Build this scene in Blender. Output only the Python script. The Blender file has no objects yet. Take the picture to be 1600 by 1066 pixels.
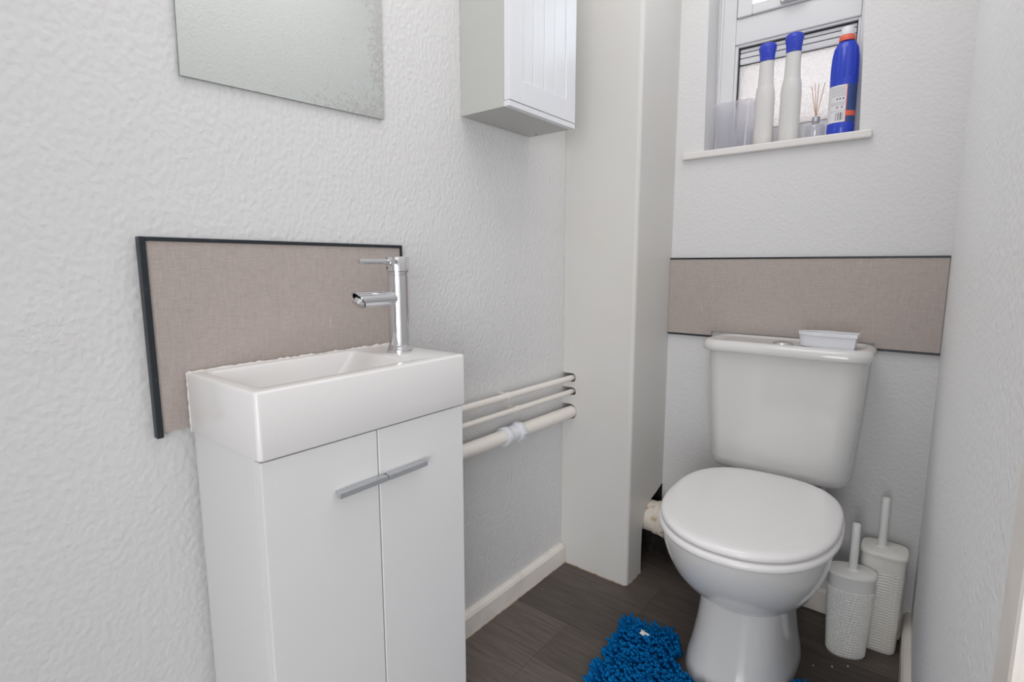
import bpy, bmesh, math, random
from mathutils import Vector, Matrix
random.seed(7)
S = bpy.context.scene
COL = S.collection
PI = math.pi

# ------------------------------------------------------------------ camera
W, D = 0.9538, 1.7035          # room width at the back wall, depth of the back wall
CAM = Vector((0.9444, 0.0, 1.0066))
FOCAL_PX = 839.12
yaw, pitch, roll = [math.radians(a) for a in (-38.6424, -8.0962, -0.0592)]
fw = Vector((math.sin(yaw)*math.cos(pitch), math.cos(yaw)*math.cos(pitch), math.sin(pitch)))
r0 = Vector((math.cos(yaw), -math.sin(yaw), 0)); u0 = r0.cross(fw)
rt = r0*math.cos(roll)+u0*math.sin(roll); up = -r0*math.sin(roll)+u0*math.cos(roll)
cd = bpy.data.cameras.new('camera'); cam = bpy.data.objects.new('camera', cd); COL.objects.link(cam)
m = Matrix.Identity(4)
for i in range(3):
    m[i][0] = rt[i]; m[i][1] = up[i]; m[i][2] = -fw[i]; m[i][3] = CAM[i]
cam.matrix_world = m
cd.sensor_width = 36.0; cd.lens = FOCAL_PX*36/1600; cd.clip_start = 0.01; cd.clip_end = 100
S.camera = cam

# ------------------------------------------------------------------ world and lights
world = bpy.data.worlds.new('world'); S.world = world; world.use_nodes = True
bg = world.node_tree.nodes['Background']
bg.inputs['Color'].default_value = (0.94, 0.97, 1.0, 1); bg.inputs['Strength'].default_value = 3.2   # overcast sky
def area(name, loc, target, sx, sy, power, col):
    l = bpy.data.lights.new(name, 'AREA'); l.shape = 'RECTANGLE'; l.size = sx; l.size_y = sy
    l.energy = power; l.color = col
    o = bpy.data.objects.new(name, l); COL.objects.link(o); o.location = loc
    o.rotation_euler = (Vector(target)-Vector(loc)).to_track_quat('-Z', 'Y').to_euler()
    return o
area('ceiling_fill', (0.50, 0.80, 2.30), (0.50, 0.80, 0), 0.60, 1.30, 6.0, (1.0, 0.99, 0.985))  # added soft fill, no fitting modelled; stands for flash bounced off the ceiling
area('hall_fill', (1.72, -2.05, 0.90), (0.60, 1.00, 0.60), 2.5, 1.7, 74.0, (0.97, 0.985, 1.0))  # added unseen fill behind the camera to even out the room
vs = S.view_settings
vs.view_transform = 'Standard'; vs.look = 'None'; vs.exposure = 0.18; vs.gamma = 1.0; vs.use_curve_mapping = False

# ------------------------------------------------------------------ materials
def lin(c):
    return tuple((x/255/12.92 if x/255 <= .04045 else ((x/255+.055)/1.055)**2.4) for x in c)+(1,)
def mat(name, col, rough=.5, metal=0, spec=.5, bump=None, var=None, coat=0, trans=0, ior=1.45):
    """bump=(scale,strength,distance[,detail]); var=(scale, other colour, contrast lo, hi)"""
    M = bpy.data.materials.new(name); M.use_nodes = True
    nt = M.node_tree; b = nt.nodes['Principled BSDF']
    b.inputs['Base Color'].default_value = lin(col)
    b.inputs['Roughness'].default_value = rough; b.inputs['Metallic'].default_value = metal
    b.inputs['Specular IOR Level'].default_value = spec
    b.inputs['Coat Weight'].default_value = coat; b.inputs['Coat Roughness'].default_value = .08
    b.inputs['Transmission Weight'].default_value = trans; b.inputs['IOR'].default_value = ior
    tc = nt.nodes.new('ShaderNodeTexCoord')
    if var:
        n = nt.nodes.new('ShaderNodeTexNoise'); n.inputs['Scale'].default_value = var[0]; n.inputs['Detail'].default_value = 4
        nt.links.new(tc.outputs['Object'], n.inputs['Vector'])
        r = nt.nodes.new('ShaderNodeValToRGB')
        r.color_ramp.elements[0].position = var[2]; r.color_ramp.elements[0].color = lin(col)
        r.color_ramp.elements[1].position = var[3]; r.color_ramp.elements[1].color = lin(var[1])
        nt.links.new(n.outputs['Fac'], r.inputs['Fac']); nt.links.new(r.outputs['Color'], b.inputs['Base Color'])
    if bump:
        n = nt.nodes.new('ShaderNodeTexNoise'); n.inputs['Scale'].default_value = bump[0]
        n.inputs['Detail'].default_value = bump[3] if len(bump) > 3 else 2
        nt.links.new(tc.outputs['Object'], n.inputs['Vector'])
        bp = nt.nodes.new('ShaderNodeBump'); bp.inputs['Strength'].default_value = bump[1]; bp.inputs['Distance'].default_value = bump[2]
        nt.links.new(n.outputs['Fac'], bp.inputs['Height']); nt.links.new(bp.outputs['Normal'], b.inputs['Normal'])
    return M
def wall_mat(name, col, scale=75, strength=.35, aniso=(1, 1, 1), patch=False):
    """painted textured wallpaper: rounded little blisters over a slow undulation"""
    M = mat(name, col, .55, spec=.35); nt = M.node_tree; b = nt.nodes['Principled BSDF']
    tc = nt.nodes.new('ShaderNodeTexCoord'); mp = nt.nodes.new('ShaderNodeMapping'); mp.inputs['Scale'].default_value = aniso
    nt.links.new(tc.outputs['Object'], mp.inputs['Vector'])
    n1 = nt.nodes.new('ShaderNodeTexNoise'); n1.inputs['Scale'].default_value = scale; n1.inputs['Detail'].default_value = 0.6
    n1.inputs['Distortion'].default_value = .15
    n2 = nt.nodes.new('ShaderNodeTexNoise'); n2.inputs['Scale'].default_value = scale/9; n2.inputs['Detail'].default_value = 2
    for n in (n1, n2): nt.links.new(mp.outputs['Vector'], n.inputs['Vector'])
    r = nt.nodes.new('ShaderNodeValToRGB'); r.color_ramp.elements[0].position = .30; r.color_ramp.elements[1].position = .80
    nt.links.new(n1.outputs['Fac'], r.inputs['Fac'])
    ma = nt.nodes.new('ShaderNodeMath'); ma.operation = 'MULTIPLY_ADD'; ma.inputs[1].default_value = .8
    nt.links.new(n2.outputs['Fac'], ma.inputs[0]); nt.links.new(r.outputs['Color'], ma.inputs[2])
    bp = nt.nodes.new('ShaderNodeBump'); bp.inputs['Strength'].default_value = strength; bp.inputs['Distance'].default_value = .003
    h = ma.outputs[0]
    if patch:                                   # a rough scar of torn and repainted paper
        geo = nt.nodes.new('ShaderNodeNewGeometry'); dv = nt.nodes.new('ShaderNodeVectorMath'); dv.operation = 'DISTANCE'
        dv.inputs[1].default_value = (0, .1700, .9160)
        nt.links.new(geo.outputs['Position'], dv.inputs[0])
        mk = nt.nodes.new('ShaderNodeMapRange'); mk.inputs['From Min'].default_value = .055; mk.inputs['From Max'].default_value = .02
        nt.links.new(dv.outputs['Value'], mk.inputs['Value'])
        n3 = nt.nodes.new('ShaderNodeTexNoise'); n3.inputs['Scale'].default_value = 120; n3.inputs['Detail'].default_value = 5
        nt.links.new(geo.outputs['Position'], n3.inputs['Vector'])
        m1 = nt.nodes.new('ShaderNodeMath'); m1.operation = 'MULTIPLY'; nt.links.new(mk.outputs[0], m1.inputs[0]); nt.links.new(n3.outputs['Fac'], m1.inputs[1])
        m2 = nt.nodes.new('ShaderNodeMath'); m2.operation = 'MULTIPLY_ADD'; m2.inputs[1].default_value = 2.2
        nt.links.new(m1.outputs[0], m2.inputs[0]); nt.links.new(h, m2.inputs[2]); h = m2.outputs[0]
    nt.links.new(h, bp.inputs['Height']); nt.links.new(bp.outputs['Normal'], b.inputs['Normal'])
    return M
def linen_mat(name, c1, c2, ax):
    """woven-look laminate: fine crossed threads; ax = the panel's long axis"""
    M = mat(name, c1, .45, spec=.4); nt = M.node_tree; b = nt.nodes['Principled BSDF']
    tc = nt.nodes.new('ShaderNodeTexCoord'); facs = []
    for s in ((55, 55, 950), (950, 950, 55)):
        mp = nt.nodes.new('ShaderNodeMapping'); mp.inputs['Scale'].default_value = s
        n = nt.nodes.new('ShaderNodeTexNoise'); n.inputs['Scale'].default_value = 1; n.inputs['Detail'].default_value = 2
        nt.links.new(tc.outputs['Object'], mp.inputs['Vector']); nt.links.new(mp.outputs['Vector'], n.inputs['Vector']); facs.append(n)
    ad = nt.nodes.new('ShaderNodeMath'); ad.operation = 'ADD'
    nt.links.new(facs[0].outputs['Fac'], ad.inputs[0]); nt.links.new(facs[1].outputs['Fac'], ad.inputs[1])
    r = nt.nodes.new('ShaderNodeValToRGB')
    r.color_ramp.elements[0].position = .30; r.color_ramp.elements[0].color = lin(c2)
    r.color_ramp.elements[1].position = .72; r.color_ramp.elements[1].color = lin(c1)
    ml = nt.nodes.new('ShaderNodeMath'); ml.operation = 'MULTIPLY'; ml.inputs[1].default_value = .5
    nt.links.new(ad.outputs[0], ml.inputs[0]); nt.links.new(ml.outputs[0], r.inputs['Fac'])
    mp = nt.nodes.new('ShaderNodeMapping'); mp.inputs['Scale'].default_value = (70, 70, 14)
    n = nt.nodes.new('ShaderNodeTexNoise'); n.inputs['Scale'].default_value = 1; n.inputs['Detail'].default_value = 1
    nt.links.new(tc.outputs['Object'], mp.inputs['Vector']); nt.links.new(mp.outputs['Vector'], n.inputs['Vector'])
    d = nt.nodes.new('ShaderNodeMapRange'); d.inputs['From Min'].default_value = .74; d.inputs['From Max'].default_value = .86; d.inputs['To Max'].default_value = .5
    nt.links.new(n.outputs['Fac'], d.inputs['Value'])
    mx = nt.nodes.new('ShaderNodeMix'); mx.data_type = 'RGBA'; mx.inputs[7].default_value = lin((214, 206, 200))   # dried water marks
    nt.links.new(d.outputs[0], mx.inputs[0]); nt.links.new(r.outputs['Color'], mx.inputs[6]); nt.links.new(mx.outputs[2], b.inputs['Base Color'])
    return M
def plank_mat(name, c1, c2):
    M = mat(name, c1, .5, spec=.4); nt = M.node_tree; b = nt.nodes['Principled BSDF']
    tc = nt.nodes.new('ShaderNodeTexCoord'); mp = nt.nodes.new('ShaderNodeMapping'); mp.inputs['Scale'].default_value = (5, 75, 75)
    oi = nt.nodes.new('ShaderNodeObjectInfo')
    va = nt.nodes.new('ShaderNodeVectorMath'); va.operation = 'ADD'
    cx = nt.nodes.new('ShaderNodeCombineXYZ')
    mu = nt.nodes.new('ShaderNodeMath'); mu.operation = 'MULTIPLY'; mu.inputs[1].default_value = 37.0
    nt.links.new(oi.outputs['Random'], mu.inputs[0])
    for k in range(3): nt.links.new(mu.outputs[0], cx.inputs[k])
    nt.links.new(tc.outputs['Object'], mp.inputs['Vector']); nt.links.new(mp.outputs['Vector'], va.inputs[0]); nt.links.new(cx.outputs[0], va.inputs[1])
    n = nt.nodes.new('ShaderNodeTexNoise'); n.inputs['Scale'].default_value = 1.6; n.inputs['Detail'].default_value = 6; n.inputs['Distortion'].default_value = .8
    nt.links.new(va.outputs[0], n.inputs['Vector'])
    r = nt.nodes.new('ShaderNodeValToRGB')
    r.color_ramp.elements[0].position = .3; r.color_ramp.elements[0].color = lin(c2)
    r.color_ramp.elements[1].position = .72; r.color_ramp.elements[1].color = lin(c1)
    nt.links.new(n.outputs['Fac'], r.inputs['Fac'])
    hs = nt.nodes.new('ShaderNodeHueSaturation')
    mr = nt.nodes.new('ShaderNodeMapRange'); mr.inputs['To Min'].default_value = .70; mr.inputs['To Max'].default_value = 1.30
    nt.links.new(oi.outputs['Random'], mr.inputs['Value']); nt.links.new(mr.outputs[0], hs.inputs['Value'])
    nt.links.new(r.outputs['Color'], hs.inputs['Color']); nt.links.new(hs.outputs['Color'], b.inputs['Base Color'])
    bp = nt.nodes.new('ShaderNodeBump'); bp.inputs['Strength'].default_value = .15; bp.inputs['Distance'].default_value = .001
    nt.links.new(n.outputs['Fac'], bp.inputs['Height']); nt.links.new(bp.outputs['Normal'], b.inputs['Normal'])
    return M
def pane_mat(name, translucent, transparent, gloss, col, bump=None):
    M = bpy.data.materials.new(name); M.use_nodes = True; nt = M.node_tree
    for n in list(nt.nodes): nt.nodes.remove(n)
    out = nt.nodes.new('ShaderNodeOutputMaterial')
    tl = nt.nodes.new('ShaderNodeBsdfTranslucent'); tp = nt.nodes.new('ShaderNodeBsdfTransparent'); gl = nt.nodes.new('ShaderNodeBsdfGlossy')
    tl.inputs['Color'].default_value = lin(col); tp.inputs['Color'].default_value = lin(col); gl.inputs['Roughness'].default_value = .12
    a = nt.nodes.new('ShaderNodeMixShader'); b = nt.nodes.new('ShaderNodeMixShader')
    a.inputs['Fac'].default_value = translucent/(translucent+transparent); b.inputs['Fac'].default_value = gloss
    nt.links.new(tp.outputs[0], a.inputs[1]); nt.links.new(tl.outputs[0], a.inputs[2])
    nt.links.new(a.outputs[0], b.inputs[1]); nt.links.new(gl.outputs[0], b.inputs[2]); nt.links.new(b.outputs[0], out.inputs['Surface'])
    if bump:
        tc = nt.nodes.new('ShaderNodeTexCoord'); v = nt.nodes.new('ShaderNodeTexVoronoi'); v.inputs['Scale'].default_value = bump
        nt.links.new(tc.outputs['Object'], v.inputs['Vector'])
        bp = nt.nodes.new('ShaderNodeBump'); bp.inputs['Strength'].default_value = .9; bp.inputs['Distance'].default_value = .004
        nt.links.new(v.outputs['Distance'], bp.inputs['Height'])
        for q in (tl, gl): nt.links.new(bp.outputs['Normal'], q.inputs['Normal'])
    return M
M = {}
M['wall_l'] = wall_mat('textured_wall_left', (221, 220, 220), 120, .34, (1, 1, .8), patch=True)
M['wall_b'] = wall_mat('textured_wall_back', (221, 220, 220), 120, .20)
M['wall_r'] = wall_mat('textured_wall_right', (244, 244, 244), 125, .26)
M['ceiling'] = mat('ceiling_paint', (238, 237, 236), .8)
M['boxing'] = mat('satin_boxing_paint', (216, 214, 211), .35, spec=.4, bump=(30, .05, .002), var=(6, (214, 211, 206), .45, .75))
M['edge'] = mat('raw_board_edge', (92, 72, 58), .8, var=(40, (48, 38, 32), .4, .6))
M['skirt'] = mat('cream_gloss_paint', (240, 234, 227), .35, bump=(60, .1, .002), var=(14, (226, 218, 209), .5, .8))
M['upvc'] = mat('window_plastic', (222, 222, 224), .28)
M['sill'] = mat('sill_paint', (226, 223, 221), .4, bump=(40, .1, .002))
M['gasket'] = mat('black_gasket', (48, 50, 58), .6)
M['obscure'] = pane_mat('obscure_glass', .8, .2, .08, (208, 207, 207), 240)
M['clear'] = pane_mat('clear_glass', .05, .95, .07, (240, 247, 250))
M['silver'] = mat('latch_metal', (190, 190, 194), .3, .8)
M['linen'] = linen_mat('linen_panel', (190, 179, 173), (164, 152, 146), 'y')
M['black'] = mat('black_trim', (36, 42, 48), .35, var=(70, (62, 68, 72), .62, .75))
M['cab'] = mat('white_laminate', (229, 228, 228), .25, spec=.5)
M['cabside'] = mat('white_laminate_side', (226, 225, 225), .35)
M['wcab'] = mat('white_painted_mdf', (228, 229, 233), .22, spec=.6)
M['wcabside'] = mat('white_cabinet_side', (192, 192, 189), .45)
M['ceramic'] = mat('white_ceramic', (222, 221, 220), .12, spec=.55, coat=.3)
M['basin'] = mat('white_resin_basin', (237, 235, 234), .18, spec=.5)
M['seat'] = mat('white_seat_plastic', (238, 236, 236), .2)
M['chrome'] = mat('chrome', (222, 222, 225), .09, 1.0, bump=(140, .04, .001))
M['chromedark'] = mat('aerator', (120, 108, 92), .4, .7)
M['alu'] = mat('brushed_aluminium', (188, 190, 194), .35, .6)
M['pipe'] = mat('painted_pipe', (238, 232, 225), .3, bump=(45, .12, .002))
M['plastic'] = mat('white_plastic', (230, 231, 236), .3)
M['sealant'] = mat('sealant', (232, 228, 224), .4, bump=(150, .4, .003))
M['soil'] = mat('grubby_soil_pipe', (226, 217, 204), .55, var=(28, (168, 136, 96), .55, .72), bump=(60, .4, .004))
M['brush'] = mat('ivory_plastic', (244, 241, 235), .4)
M['brush2'] = mat('grey_white_plastic', (242, 241, 238), .4)
M['stick'] = mat('white_handle_plastic', (238, 238, 236), .3)
M['mat'] = mat('blue_chenille', (6, 112, 178), .85, spec=.1, var=(30, (3, 96, 162), .4, .65))
M['paper'] = mat('tissue', (225, 222, 218), .9)
M['bw'] = mat('bottle_white', (214, 212, 210), .35)
M['capblue'] = mat('cap_blue', (52, 70, 190), .25)
M['bblue'] = mat('bottle_blue', (44, 70, 196), .25, coat=.2)
M['navy'] = mat('label_navy', (62, 84, 140), .3)
M['orange'] = mat('label_orange', (236, 110, 88), .35)
M['labelw'] = mat('label_white', (226, 224, 226), .4)
M['print'] = mat('label_print', (92, 96, 112), .5)
M['tub'] = pane_mat('frosted_plastic', .30, .70, .06, (250, 250, 252))
M['jar'] = pane_mat('jar_glass', .06, .94, .12, (250, 250, 252))
M['reed'] = mat('reed', (196, 160, 132), .7)
M['plank'] = plank_mat('dark_vinyl_plank', (107, 98, 92), (86, 78, 74))
M['sub'] = mat('floor_joint', (34, 30, 29), .7)
M['brick'] = mat('outside_brick', (204, 170, 160), .9, var=(5, (216, 190, 182), .4, .6))
def mirror_mat():
    X = mat('mirror_silver', (214, 218, 215), .015, 1.0); nt = X.node_tree; b = nt.nodes['Principled BSDF']
    tc = nt.nodes.new('ShaderNodeTexCoord')
    n = nt.nodes.new('ShaderNodeTexNoise'); n.inputs['Scale'].default_value = 75; n.inputs['Detail'].default_value = 2; n.inputs['Distortion'].default_value = 1.6
    nt.links.new(tc.outputs['Object'], n.inputs['Vector'])
    sp = nt.nodes.new('ShaderNodeSeparateXYZ'); nt.links.new(tc.outputs['Object'], sp.inputs[0])
    # decayed silvering creeps in from the far vertical edge and from the bottom edge's far half (local coords: y from centre, z up from bottom)
    def rng(sock, a, b_):
        q = nt.nodes.new('ShaderNodeMapRange'); q.inputs['From Min'].default_value = a; q.inputs['From Max'].default_value = b_
        nt.links.new(sock, q.inputs['Value']); return q.outputs[0]
    e1 = rng(sp.outputs['Y'], .125, .19)
    e2 = rng(sp.outputs['Z'], .085, .0); e3 = rng(sp.outputs['Y'], -.06, .12)
    mu = nt.nodes.new('ShaderNodeMath'); mu.operation = 'MULTIPLY'; nt.links.new(e2, mu.inputs[0]); nt.links.new(e3, mu.inputs[1])
    mx = nt.nodes.new('ShaderNodeMath'); mx.operation = 'MAXIMUM'; nt.links.new(e1, mx.inputs[0]); nt.links.new(mu.outputs[0], mx.inputs[1])
    th = nt.nodes.new('ShaderNodeMath'); th.operation = 'MULTIPLY_ADD'; th.inputs[1].default_value = .36; nt.links.new(mx.outputs[0], th.inputs[0]); nt.links.new(n.outputs['Fac'], th.inputs[2])
    r = nt.nodes.new('ShaderNodeValToRGB'); r.color_ramp.elements[0].position = .74; r.color_ramp.elements[1].position = .82
    nt.links.new(th.outputs[0], r.inputs['Fac'])
    c = nt.nodes.new('ShaderNodeMix'); c.data_type = 'RGBA'
    c.inputs[6].default_value = lin((214, 218, 215)); c.inputs[7].default_value = lin((204, 204, 203))
    nt.links.new(r.outputs['Color'], c.inputs[0]); nt.links.new(c.outputs[2], b.inputs['Base Color'])
    f = nt.nodes.new('ShaderNodeMapRange'); f.inputs['To Min'].default_value = .015; f.inputs['To Max'].default_value = .4
    nt.links.new(r.outputs['Color'], f.inputs['Value']); nt.links.new(f.outputs[0], b.inputs['Roughness'])
    return X
M['mirror'] = mirror_mat()
M['mirror_edge'] = mat('mirror_edge', (150, 158, 155), .3, .4)

# ------------------------------------------------------------------ object helpers
ORG = {}
def empty(name, loc):
    o = bpy.data.objects.new(name, None); COL.objects.link(o); o.location = loc; o.empty_display_size = .05
    ORG[o] = Vector(loc); return o
def tag(o, label=None, cat=None, group=None, kind=None):
    if label: o['label'] = label
    if cat: o['category'] = cat
    if group: o['group'] = group
    if kind: o['kind'] = kind
    return o
def obj(name, bm, mats, parent=None, smooth=None, org=None):
    """bm in world coordinates -> ONE mesh object; smooth = auto-smooth angle in degrees"""
    if org is None:
        if parent is not None: org = ORG[parent]
        else:
            vs_ = [v.co for v in bm.verts]
            org = Vector(((min(v.x for v in vs_)+max(v.x for v in vs_))/2, (min(v.y for v in vs_)+max(v.y for v in vs_))/2, min(v.z for v in vs_)))
    org = Vector(org)
    bmesh.ops.translate(bm, verts=bm.verts, vec=-org)
    bmesh.ops.recalc_face_normals(bm, faces=bm.faces)
    me = bpy.data.meshes.new(name)
    if smooth is not None:
        for f in bm.faces: f.smooth = True
        for e in bm.edges:
            e.smooth = not (len(e.link_faces) == 2 and e.calc_face_angle(0) > math.radians(smooth))
    bm.to_mesh(me); bm.free()
    o = bpy.data.objects.new(name, me); COL.objects.link(o)
    for q in (mats if isinstance(mats, (list, tuple)) else [mats]): me.materials.append(q)
    if parent is not None:
        o.parent = parent; o.location = org-ORG[parent]
    else: o.location = org
    ORG[o] = org
    return o
def box(bm, x0, x1, y0, y1, z0, z1, bev=0, seg=2):
    r = bmesh.ops.create_cube(bm, size=1)
    for v in r['verts']:
        v.co = Vector((x0+(v.co.x+.5)*(x1-x0), y0+(v.co.y+.5)*(y1-y0), z0+(v.co.z+.5)*(z1-z0)))
    if bev:
        es = list({e for v in r['verts'] for e in v.link_edges})
        bmesh.ops.bevel(bm, geom=es, offset=bev, segments=seg, affect='EDGES', profile=.5)
    return bm
def B(*a, **k): return box(bmesh.new(), *a, **k)
def loft(bm, rings, cap0=True, cap1=True, mi=None):
    rows = [[bm.verts.new(p) for p in r] for r in rings]; n = len(rows[0]); fs = []
    for a, b in zip(rows, rows[1:]):
        for i in range(n):
            f = bm.faces.new((a[i], a[(i+1) % n], b[(i+1) % n], b[i])); fs.append(f)
    if cap0: fs.append(bm.faces.new(rows[0][::-1]))
    if cap1: fs.append(bm.faces.new(rows[-1]))
    if mi is not None:
        for f in fs: f.material_index = mi
    return fs
def rrect(x0, x1, y0, y1, r, z, n=6):
    P = []
    for cx, cy, a0 in ((x1-r, y1-r, 0), (x0+r, y1-r, 90), (x0+r, y0+r, 180), (x1-r, y0+r, 270)):
        for k in range(n+1):
            a = math.radians(a0+90*k/n); P.append((cx+r*math.cos(a), cy+r*math.sin(a), z))
    return P
def sellipse(cx, cy, a, b, e, z, n=48, rot=0, b2=None, e2=None):
    """superellipse; b/e for -y half, b2/e2 for +y half"""
    P = []
    for k in range(n):
        t = 2*PI*k/n; c, s = math.cos(t), math.sin(t)
        bb, ee = (b, e) if (s < 0 or b2 is None) else (b2, e2)
        x = a*math.copysign(abs(c)**(2/ee), c); y = bb*math.copysign(abs(s)**(2/ee), s)
        P.append((cx+x*math.cos(rot)-y*math.sin(rot), cy+x*math.sin(rot)+y*math.cos(rot), z))
    return P
def tube(bm, pts, rad, n=16, cap=True, mi=None):
    """swept round tube along points; rad scalar or per-point list"""
    pts = [Vector(p) for p in pts]; rings = []
    for i, p in enumerate(pts):
        d = (pts[min(i+1, len(pts)-1)]-pts[max(i-1, 0)]).normalized()
        a = d.orthogonal() if i == 0 else (a-d*a.dot(d)); a.normalize(); b = d.cross(a)
        r = rad[i] if isinstance(rad, (list, tuple)) else rad
        rings.append([p+a*(r*math.cos(2*PI*k/n))+b*(r*math.sin(2*PI*k/n)) for k in range(n)])
    loft(bm, rings, cap, cap, mi); return bm
def T(*a, **k): return tube(bmesh.new(), *a, **k)
def lathe(bm, cx, cy, prof, n=32, ex=1, ey=1, mi=None, cap0=True, cap1=True):
    loft(bm, [[(cx+r*ex*math.cos(2*PI*k/n), cy+r*ey*math.sin(2*PI*k/n), z) for k in range(n)] for r, z in prof], cap0, cap1, mi); return bm
def prism(bm, poly, f):
    """extrude polygon [(u,v)] between two maps f(u,v,0) and f(u,v,1)"""
    a = [bm.verts.new(f(u, v, 0)) for u, v in poly]; b = [bm.verts.new(f(u, v, 1)) for u, v in poly]; n = len(poly)
    bm.faces.new(a); bm.faces.new(b[::-1])
    for i in range(n): bm.faces.new((a[i], b[i], b[(i+1) % n], a[(i+1) % n]))
    return bm
def struct(name, bm, m_, parent=None, **k):
    o = obj(name, bm, m_, parent, **k)
    if parent is None: o['kind'] = 'structure'
    return o

# ------------------------------------------------------------------ the room shell
H = 2.32; Y0 = -0.75
FL = 0.0385                                    # the right wall runs slightly out of square
def wr(y): return W+FL*(D-y)                   # inner face of the right wall
DOOR_Y = 0.35                                   # far edge of the door lining in the right wall
floor = struct('floor', B(-.1, 3.3, -3.3, D+.3, -.06, -.003), M['sub'])
tag(floor, 'dark grey-brown wood plank floor', kind='structure')
rows = []; y = 1.021-.162*11
k = 0
while y < D:
    y1 = min(y+.162, D); ya = max(y, Y0)
    if y1 > Y0:
        mid = (y+y1)/2
        if abs(mid-1.102) < .03: js = [.198]
        elif abs(mid-1.264) < .03: js = [.74]
        elif abs(mid-1.426) < .03: js = [.336]
        elif abs(mid-1.588) < .03: js = [.62]
        else: js = [random.uniform(.15, .85)]
        xs = [0]+js+[1.12]
        for a, b in zip(xs, xs[1:]):
            obj('plank', B(a+.0002, b-.0002, ya+.0002, y1-.0002, -.003, 0, bev=.0003, seg=1), M['plank'], floor, org=((a+b)/2, mid, 0))
    y += .162
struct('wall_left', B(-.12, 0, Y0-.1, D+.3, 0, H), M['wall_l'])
struct('ceiling', B(-.12, 3.3, -3.3, D+.3, H, H+.08), M['ceiling'])
struct('wall_front_block', B(0, .76, Y0-.1, Y0, 0, H), M['wall_b'])  # unseen; its width is set to keep fill off the near left wall
# assumed unseen hall; its walls are added to block the sky light
struct('hall_block_left', B(-.12, 0, -3.2, Y0-.1, 0, H), M['wall_b'])
struct('hall_block_end', B(-.12, 3.2, -3.3, -3.2, 0, H), M['wall_b'])
struct('hall_block_right', B(3.1, 3.2, -3.2, .60, 0, H), M['wall_b'])
struct('hall_block_back', B(1.13, 3.1, .50, .60, 0, H), M['wall_b'])
# right wall, from the back wall to the door lining, and over and beyond the door
bm = bmesh.new()
prism(bm, [(DOOR_Y, 0), (D+.3, 0), (D+.3, H), (DOOR_Y, H)], lambda u, v, t: (wr(u)+.12*t, u, v))
struct('wall_right', bm, M['wall_r'])
# back wall with the window opening (its right edge is not plumb)
WX0b, WX0t, WX1b, WX1t, WZ0, WZ1 = .336, .3265, .7396, .7125, 1.338, 2.08
bm = bmesh.new()
xo0, xo1 = 0, W
def hole_wall(bm, y0, y1):
    outer = [(xo0, 0), (xo1, 0), (xo1, H), (xo0, H)]; inner = [(WX0b, WZ0), (WX1b, WZ0), (WX1t, WZ1), (WX0t, WZ1)]
    v = {}
    for t, y in ((0, y0), (1, y1)):
        v[t] = ([bm.verts.new((x, y, z)) for x, z in outer], [bm.verts.new((x, y, z)) for x, z in inner])
        for i in range(4):
            j = (i+1) % 4; bm.faces.new((v[t][0][i], v[t][0][j], v[t][1][j], v[t][1][i]))
    for i in range(4):
        j = (i+1) % 4
        bm.faces.new((v[0][1][i], v[0][1][j], v[1][1][j], v[1][1][i])); bm.faces.new((v[0][0][i], v[0][0][j], v[1][0][j], v[1][0][i]))
hole_wall(bm, D, D+.16)
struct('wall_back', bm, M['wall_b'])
# baseboards
def skirt_prof(t=.018, h=.068): return [(0, 0), (t, 0), (t, h-.012), (t*.75, h-.004), (t*.45, h), (0, h)]
bm = prism(bmesh.new(), skirt_prof(), lambda u, v, t: (u, .745+(1.4445-.745)*t, v))
bb = struct('baseboard_left', bm, M['skirt'])
bm = prism(bmesh.new(), skirt_prof(.016, .075), lambda u, v, t: (.505+(wr(D)-.0195-.505)*t, D-u, v))
struct('baseboard_back', bm, M['skirt'])
bm = prism(bmesh.new(), skirt_prof(.018, .08), lambda u, v, t: (wr(D-(D-.42)*t)-u, D-(D-.42)*t, v))
struct('baseboard_right', bm, M['skirt'])
# door lining and architrave at the end of the right wall
door = empty('door_1', (wr(.35), .35, 0)); door['kind'] = 'structure'
obj('architrave', B(wr(.385)-.016, wr(.385)+.004, .355, .415, 0, 2.06, bev=.004), M['skirt'], door)
obj('door_lining', B(wr(.34)-.004, wr(.34)+.13, .325, .3495, 0, 2.06, bev=.002), M['skirt'], door)

# ------------------------------------------------------------------ boxed-in pillar in the corner
PX, PY = .2463, 1.4477
pil = empty('wall_pillar', (PX/2, (PY+D)/2, 0)); pil['kind'] = 'structure'; tag(pil, 'white painted corner boxing hiding the soil pipe')
holes = [(.533, .0245, .054), (.6005, .0125, .050), (.6455, .0140, .049)]     # pipe slots cut in from the wall: centre height, half height, reach
poly = [(0.0005, 0), (PX-.006, 0), (PX-.006, H), (0.0005, H)]
for zc, hh, rx in reversed(holes):
    poly.append((0.0005, zc+hh))
    for k in range(11):
        a = PI/2-PI*k/10; poly.append((rx-hh*.9+hh*.9*math.cos(a), zc+hh*math.sin(a)))
    poly.append((0.0005, zc-hh))
obj('front_panel', prism(bmesh.new(), poly, lambda u, v, t: (u, PY+.012*t, v)), M['boxing'], pil)
cut = [(1.5505, 0), (1.5490, .08), (1.5505, .145), (1.556, .175), (1.566, .205), (1.585, .224), (1.62, .236), (1.66, .246), (D-.0005, .262)]
poly = [(PY+.006, 0)]+cut+[(D-.0005, H), (PY+.006, H)]
bm = prism(bmesh.new(), poly, lambda u, v, t: (PX-.012*t, u, v))
bm.faces.ensure_lookup_table()
for f in bm.faces:
    c = f.calc_center_median()
    if len(f.verts) == 4 and c.z < .27 and c.y > 1.545: f.material_index = 1
obj('side_panel', bm, [M['boxing'], M['edge']], pil)
bm = bmesh.new()
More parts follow.
